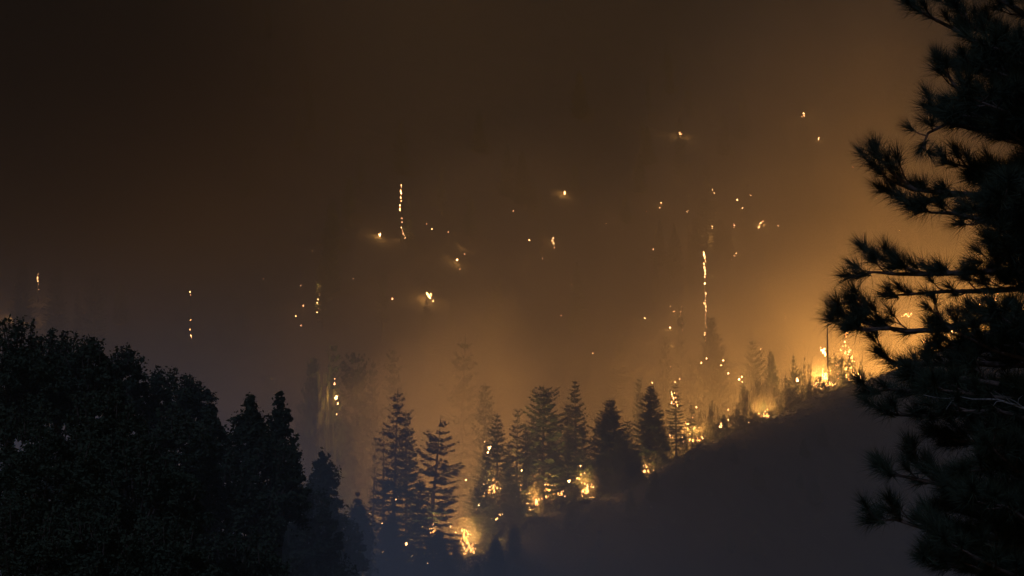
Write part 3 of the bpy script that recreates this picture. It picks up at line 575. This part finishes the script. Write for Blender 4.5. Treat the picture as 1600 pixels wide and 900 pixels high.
for px, top, off, hw, lb in [(1186, 606, 20, 16, 'fire lit leafy thicket behind the compact crest blaze'), (1226, 600, 22, 15, 'fire lit thicket right of the bare trees'), (1160, 618, 16, 14, 'fire lit thicket left of the bare trees'), (1205, 612, 26, 16, 'fire lit thicket directly behind the bare trees'), (1098, 652, 14, 10, 'fire lit bush in the bright gap right of the paired fir'),
                             (1116, 640, 18, 12, 'fire lit bush under the tall hazy fir'), (1258, 572, 24, 16, 'glowing thicket left of the thin pole'), (706, 836, 8, 14, 'fire lit twiggy bush left of the lowest blaze'), (905, 738, 12, 10, 'fire lit bush above the round blaze'), (1003, 712, 10, 9, 'fire lit bush above the small low blaze'),
                             (508, 586, 196, 16, 'fire lit bush left of the lone left fire'), (760, 756, 12, 8, 'fire lit bush inside the pointed fir'), (1336, 566, 14, 14, 'fire lit bush behind the burning round bush')]:
    shrub(px, top, off, hw, lb, group='fire lit thickets behind the crest')
def undergrowth():
    rng = np.random.RandomState(77); n = 2600; px = rng.uniform(560, 1500, n); back = np.abs(rng.normal(size=n)) * 55 - 4; C = []
    for i in range(n):
        u = UOF(px[i]); y = crest_y(px[i]) - back[i]; x = u * y; z = GZ(x, y); r = rng.uniform(.6, 2.3) if back[i] < 10 else rng.uniform(.6, 1.6); q = rng.normal(size=(22, 3)) * r * .5; q[:, 2] = np.abs(q[:, 2]) * .8; C.append(np.array([x, y, z]) + q)
    V, F = leaf_quads(np.concatenate(C), .42, rng, 1.8); link('undergrowth', mesh('undergrowth', V, F, M_BRUSH), label='low dark brush covering the near face of the ridge', kind='stuff')
undergrowth()
def oak(px, top, y, hw, seed, label, ratio=1.3, cl=70, per=150, shoots=34, point=0.0):
    p = P(px, top, y); rx = hw * y / FPX; rz = rx * ratio; leaf = .0019 * y * .75 + .05
    T, V, F = leafy(seed, rx, rz, cl, per, leaf, .19, shoots, min(rx * .5, 2.2), .3, .2 * (point == 0), point)
    zb = p.z - rz * 2.25; gz = GZ(p.x, y) - .3; o = thing('oak_tree', (p.x, y, gz), label, 'oak', 'dark oaks at lower left')
    T.tube([(0, 0, min(0, gz - zb)), (0, 0, rz * .6)], [rx * .12, rx * .08], 8)
    dz = zb - gz; tr = T.build('trunk', M_BARK); cr = mesh('crown', V, F, M_OAK); link('trunk', tr, o, (0, 0, dz)); link('crown', cr, o, (0, 0, dz))
for a in [(18, 500, 112, 78, 501, 'large dark oak filling the left edge', 1.3), (92, 524, 120, 62, 502, 'dark round oak second from the left edge'), (140, 530, 116, 46, 503, 'dark oak with a bushy top third from the left', 1.4), (195, 543, 124, 36, 504, 'slim dark oak ending in an upright shoot', 1.6),
          (258, 580, 128, 54, 505, 'broad rounded oak in the middle of the dark mass'), (302, 588, 132, 34, 506, 'dark oak with stray twigs on its top right', 1.6), (328, 622, 124, 42, 507, 'low dark oak in the dip of the skyline', 1.5), (392, 600, 128, 42, 508, 'oak left of the pointed feathery one', 1.7),
          (440, 574, 132, 40, 509, 'pointed feathery oak standing highest on the right', 3.0), (418, 676, 128, 60, 510, 'wide dark oak below the pointed feathery one', 1.5), (506, 668, 168, 38, 511, 'slender open oak right of the pointed feathery one', 2.6), (480, 752, 150, 48, 512, 'rounded oak at the foot of the slender one', 1.6),
          (560, 748, 225, 28, 513, 'farthest small oak at the right end of the dark mass', 2.8), (530, 800, 180, 38, 514, 'bushy oak between the slender and the farthest ones', 1.7), (60, 640, 96, 110, 515, 'nearest huge oak crown at the bottom left corner'), (215, 670, 104, 100, 516, 'big dark crown below the slim oak with the shoot'),
          (108, 650, 130, 110, 526, 'dark crown glimpsed behind the two left round oaks'), (240, 690, 134, 90, 527, 'dark crown glimpsed behind the slim oak'),
          (165, 612, 106, 66, 520, 'dark crown between the third and slim oaks, lower down'), (30, 790, 84, 110, 521, 'lowest crown in the bottom left corner'), (150, 800, 90, 90, 522, 'lowest crown second from the bottom left corner'), (265, 815, 96, 80, 523, 'lowest crown third from the bottom left corner'), (375, 830, 110, 74, 524, 'lowest crown under the dip in the skyline'), (505, 862, 150, 60, 525, 'lowest crown at the right end of the bottom row'),
          (350, 720, 122, 84, 517, 'big dark crown below the dip in the skyline'), (455, 800, 150, 62, 518, 'dark crown at the bottom right of the oak mass'), (275, 640, 118, 60, 519, 'dark crown just under the broad rounded oak')]:
    big = a[3] > 60
    oak(*a[:6], ratio=a[6] if len(a) > 6 else 1.2, point=.85 if a[0] in (440, 506, 560, 328, 392) else 0.0, cl=210 if big else 130, per=110 if big else 85)

# ------------------------------------------------------------------ foreground pine
def tuft_mesh(seed, n=130, L=.245):
    r = np.random.RandomState(seed); V = np.zeros((n, 3, 3))
    for i in range(n):
        th = abs(r.normal()) * .7 + .12; th = min(th, 1.9); ph = r.uniform(0, 6.283); base = np.array([0, 0, r.uniform(-.09, .03)])
        d = np.array([math.sin(th) * math.cos(ph), math.sin(th) * math.sin(ph), math.cos(th)]); l = L * r.uniform(.72, 1.08); s = np.cross(d, r.normal(size=3)); s /= np.linalg.norm(s)
        V[i] = [base - s * .003, base + s * .003, base + d * l + np.array([0, 0, 0])]
    return V
TUFT_V = [tuft_mesh(s) for s in range(8)]
TUFTS = [mesh('needle_tuft', v.reshape(-1, 3), np.arange(390).reshape(-1, 3), M_PINE) for v in TUFT_V]
def pine():
    r = random.Random(42); Y0 = 25.0; base = P(1668, 450, Y0); base.z = GZ(base.x, Y0) - .1
    o = thing('pine_tree', base, 'large black foreground pine with long needle tufts at right', 'pine'); T = Tubes()
    T.tube([(0, 0, 0), (.02, 0, .5), (.0, .02, 2), (-.03, 0, 4), (.02, .03, 6), (0, 0, 8), (0, 0, 9.6)], [.2, .16, .145, .125, .1, .06, .02], 12)
    link('trunk', T.build('trunk', M_PBARK), o)
    limbs = [([(1665, 150), (1600, 118), (1540, 75), (1490, 45), (1445, 22), (1425, 8)], .2), ([(1660, 70), (1590, 15), (1540, -15), (1490, -30), (1450, -20)], -.3), ([(1600, 118), (1560, 70), (1520, 40), (1485, 5)], .5),
             ([(1668, 270), (1600, 225), (1545, 180), (1500, 145), (1475, 110), (1466, 92)], -.2), ([(1660, 230), (1590, 205), (1530, 200), (1480, 185), (1448, 168)], .5), ([(1665, 245), (1600, 207), (1540, 203), (1480, 193), (1450, 208), (1440, 232)], -.5),
             ([(1670, 330), (1600, 296), (1530, 305), (1470, 300), (1425, 296), (1390, 282), (1365, 258)], .1), ([(1500, 302), (1450, 312), (1415, 312), (1390, 300)], .3), ([(1430, 297), (1400, 275), (1368, 240)], -.1),
             ([(1670, 390), (1600, 355), (1540, 345), (1490, 333), (1455, 332), (1425, 322)], -.3), ([(1670, 370), (1600, 330), (1550, 290), (1510, 260), (1480, 255)], .4),
             ([(1670, 450), (1600, 420), (1530, 425), (1450, 428), (1400, 428), (1365, 425), (1340, 430)], .0), ([(1440, 428), (1400, 412), (1368, 400)], .25), ([(1670, 470), (1600, 450), (1540, 455), (1480, 455), (1420, 460), (1385, 462)], .6),
             ([(1670, 520), (1600, 490), (1540, 500), (1470, 515), (1420, 517), (1370, 510), (1330, 498), (1310, 490)], -.2), ([(1400, 516), (1360, 500), (1338, 484)], -.1), ([(1390, 513), (1350, 514), (1328, 512)], -.3),
             ([(1670, 590), (1600, 570), (1520, 568), (1450, 570), (1400, 566), (1375, 552)], .3), ([(1670, 640), (1590, 620), (1520, 610), (1440, 612), (1390, 608), (1355, 615)], .0), ([(1670, 690), (1600, 655), (1520, 642), (1450, 650), (1400, 648), (1380, 640)], -.4),
             ([(1670, 740), (1600, 705), (1550, 690), (1500, 690), (1470, 680)], .2), ([(1670, 820), (1600, 790), (1520, 770), (1470, 757), (1430, 748), (1400, 742), (1376, 730)], .0), ([(1470, 757), (1440, 735), (1425, 712)], .1),
             ([(1670, 880), (1600, 850), (1500, 830), (1440, 824), (1400, 812), (1362, 814)], .2), ([(1670, 930), (1590, 900), (1500, 885), (1440, 872)], -.2), ([(1560, 600), (1500, 590), (1450, 598), (1420, 590)], -.6), ([(1670, 560), (1610, 540), (1550, 540), (1500, 545), (1460, 540)], -.7)]
    for k in range(76):
        y1 = r.uniform(-60, 930); x1 = r.uniform(1478, 1600) if not 350 < y1 < 500 else r.uniform(1545, 1610); x1 -= 60 * (y1 > 560) * r.random(); lim = y1 + r.uniform(-70, 40); limbs.append(([(1668, lim + 50), (1640, lim + 30 + r.uniform(-15, 25)), ((x1 + 1640) / 2, lim + r.uniform(0, 30)), (x1, lim - r.uniform(-12, 30))], r.choice((-1, 1)) * r.uniform(.3, 1.3)))
    tufts = []
    for pts, dz in limbs:
        n = len(pts); root_off = 0 if pts[0][0] > 1650 else None
        W = [P(a, b, Y0 + dz * ((i / (n - 1)) if root_off == 0 else 1)) - base for i, (a, b) in enumerate(pts)]
        B = Tubes(); L = sum((W[i + 1] - W[i]).length for i in range(n - 1)); r0 = .011 + L * .0125
        B.tube(W, [r0 * (1 - i / (n - 1)) + .007 for i in range(n)], 7)
        own = []; s = .12 * L if root_off is None else .22 * L; acc = 0; side = 1
        seg = [(W[i], W[i + 1]) for i in range(n - 1)]
        while s < L * .985:
            q = s; 
            for a, b in seg:
                l = (b - a).length
                if q <= l: break
                q -= l
            p = a.lerp(b, min(q / l, 1)); t = (b - a).normalized(); f = s / L; side = -side
            lat = t.cross(Vector((0, 0, 1))).normalized() * side * r.uniform(.4, 1.1) + Vector((0, 0, r.uniform(-.35, .75)))
            d = (t * r.uniform(.5, 1.0) + lat).normalized(); tl = r.uniform(.16, .42) * (1.15 - .5 * f)
            e = p + d * tl + Vector((0, 0, tl * .18)); B.tube([p, p + d * tl * .5, e], [.009, .008, .006], 5, False); ed = (d + Vector((0, 0, .35))).normalized(); own.append((e, ed))
            if tl > .26:
                w = (d + lat * -.9 + Vector((0, 0, .2))).normalized(); m = p + d * tl * .45; e2 = m + w * tl * .5; B.tube([m, e2], [.007, .005], 4, False); own.append((e2, w))
            s += r.uniform(.085, .15)
        t = (W[-1] - W[-2]).normalized(); own.append((W[-1], (t + Vector((0, 0, .1))).normalized())); own.append((W[-1] - t * .07, (t + Vector((0, .4, .5))).normalized()))
        br = link('branch', B.build('branch', M_PBARK), o); tufts += [(br, e, d) for e, d in own]
    tufts.sort(key=lambda a: (a[1] + base).x); extra = []
    for i, (br, e, d) in enumerate(tufts):
        M = Matrix.Translation(e) @ d.to_track_quat('Z', 'Y').to_matrix().to_4x4() @ Matrix.Rotation(r.uniform(0, 6.28), 4, 'Z') @ Matrix.Diagonal((*[r.uniform(.82, 1.12)] * 3, 1)); v = i % 8
        if i < 300: c = link('needle_tuft', TUFTS[v], br); c.matrix_local = M
        else:
            A = np.array(M); extra.append(TUFT_V[v].reshape(-1, 3) @ A[:3, :3].T + A[:3, 3])
    X = np.concatenate(extra); link('needles', mesh('needles', X, np.arange(len(X)).reshape(-1, 3), M_PINE), o, kind='stuff')
    D = Tubes(); dp = [(1640, 648), (1600, 638), (1580, 631), (1557, 624), (1520, 624), (1500, 620), (1480, 623), (1460, 621), (1443, 617)]
    W = [P(a, b, Y0 - 1.1) - base for a, b in dp]; D.tube([Vector((0, -.1, W[0].z - .15))] + W, [.022, .019, .015, .0125, .011, .009, .0075, .006, .005, .003], 7)
    for a, b in [((1557, 624), (1546, 612)), ((1580, 631), (1566, 616)), ((1566, 627), (1552, 634)), ((1500, 620), (1478, 640)), ((1600, 638), (1575, 622)), ((1590, 634), (1598, 618))]:
        D.tube([P(*a, Y0 - 1.1) - base, P((a[0] + b[0]) / 2 - 2, (a[1] + b[1]) / 2 - 3, Y0 - 1.15) - base, P(*b, Y0 - 1.2) - base], [.0075, .006, .002], 5, False)
    link('dead_branch', D.build('dead_branch', M_PALE), o, label='pale bare dead branch low on the pine')
pine()

# ------------------------------------------------------------------ haze, smoke and valley mist
def box(name, lo, hi, mat, label, kind='stuff'):
    V = [(x, y, z) for z in (lo[2], hi[2]) for y in (lo[1], hi[1]) for x in (lo[0], hi[0])]
    F = [(0, 2, 3, 1), (4, 5, 7, 6), (0, 1, 5, 4), (2, 6, 7, 3), (0, 4, 6, 2), (1, 3, 7, 5)]
    return link(name, mesh(name, V, F, mat), label=label, kind=kind)
box('haze', (-3260, -310, -60), (3260, 3460, 690), vol_mat('smoke_haze', HAZE['density'], HAZE['color'], HAZE['aniso']), 'brown wildfire smoke filling the valley')
import bmesh
def cloud(name, loc, radii, density, color, label, aniso=0.0, noise=0.0, scale=2.0, tilt=0.0, inner=.1):
    m, n, out = new_mat(name)
    v = n.nodes.new('ShaderNodeVolumePrincipled'); v.inputs['Color'].default_value = (*color, 1); v.inputs['Anisotropy'].default_value = aniso
    tc = n.nodes.new('ShaderNodeTexCoord'); ln = n.nodes.new('ShaderNodeVectorMath'); ln.operation = 'LENGTH'
    n.links.new(tc.outputs['Object'], ln.inputs[0]); src = ln.outputs['Value']
    if noise:
        nz = n.nodes.new('ShaderNodeTexNoise'); nz.inputs['Scale'].default_value = scale; nz.inputs['Detail'].default_value = 3
        n.links.new(tc.outputs['Object'], nz.inputs['Vector'])
        ma = n.nodes.new('ShaderNodeMath'); ma.operation = 'MULTIPLY_ADD'; n.links.new(nz.outputs['Fac'], ma.inputs[0]); ma.inputs[1].default_value = noise
        sb = n.nodes.new('ShaderNodeMath'); sb.operation = 'SUBTRACT'; n.links.new(ln.outputs['Value'], sb.inputs[0]); sb.inputs[1].default_value = noise * .5
        n.links.new(sb.outputs[0], ma.inputs[2]); src = ma.outputs[0]
    mr = n.nodes.new('ShaderNodeMapRange'); mr.interpolation_type = 'SMOOTHSTEP'
    mr.inputs[1].default_value = inner; mr.inputs[2].default_value = 1.0 - noise * .3; mr.inputs[3].default_value = density; mr.inputs[4].default_value = 0
    n.links.new(src, mr.inputs[0]); n.links.new(mr.outputs[0], v.inputs['Density']); n.links.new(v.outputs[0], out.inputs['Volume'])
    bm = bmesh.new(); bmesh.ops.create_icosphere(bm, subdivisions=4, radius=1); me = bpy.data.meshes.new(name); bm.to_mesh(me); bm.free(); me.materials.append(m)
    o = link(name, me, None, loc, label, 'stuff'); o.scale = radii; o.rotation_euler = (0, tilt, 0)
    return o
SMK = (.82, .70, .48)
cloud('smoke_bank', P(10, 110, 440), (92, 190, 64), 1 / 38, (.12, .10, .07), 'added dark smoke volume dimming the glow over the upper left slope', noise=.35, scale=1.3, inner=.0)  # light-absorbing volume added to darken the upper left
cloud('valley_mist', (-20, 345, -34), (420, 285, 110), 1 / 540, (.90, .95, 1), 'low grey blue mist pooled in the valley', inner=.0)
cloud('valley_mist', (-36, 180, -8), (60, 112, 32), 1 / 65, (.90, .95, 1), 'thin blue grey mist round the foot of the left oaks', inner=.0)
cloud('smoke_plume', P(1385, 430, 1200), (185, 170, 280), 1 / 95, SMK, 'thick orange lit smoke rising behind the right ridge', noise=.75, scale=1.8)
cloud('smoke_plume', P(1290, 530, 1070), (110, 75, 62), 1 / 42, SMK, 'dense glowing smoke low behind the brightest fires', noise=.55, scale=1.7)
cloud('smoke_plume', P(708, 712, 645), (42, 44, 56), 1 / 24, SMK, 'thinner smoke rising around the lowest blaze', noise=.6, scale=1.8, tilt=.3)
cloud('smoke_plume', P(1095, 610, 905), (52, 48, 46), 1 / 38, SMK, 'lit smoke rising in the gap beside the paired fir', noise=.7, scale=1.8)
cloud('smoke_bank', P(860, 570, 830), (185, 130, 112), 1 / 200, SMK, 'brown smoke filling the gully behind the ridge trees', noise=.8, scale=2.2, tilt=-.3)
for px, py, off, rx, rz, dn in [(1286, 592, 4, 12, 12, 16), (1322, 560, 10, 10, 14, 22), (1196, 640, 6, 9, 9, 16), (1082, 672, 6, 8, 9, 16), (914, 760, 5, 6, 7, 12), (824, 778, 6, 6, 8, 12), (858, 765, 6, 6, 7, 12), (766, 765, 8, 5, 7, 14), (733, 838, 6, 5, 9, 10), (1008, 732, 4, 5, 5, 12)]:
    y = crest_y(px) + off
    cloud('halo_smoke', P(px, py, y), (rx, rx, rz), 1 / dn, (.85, .70, .45), near_label('small added smoke puff making a halo round the flames', px, py), noise=.5, scale=2.2)  # puffs added to spread a soft bloom round each blaze
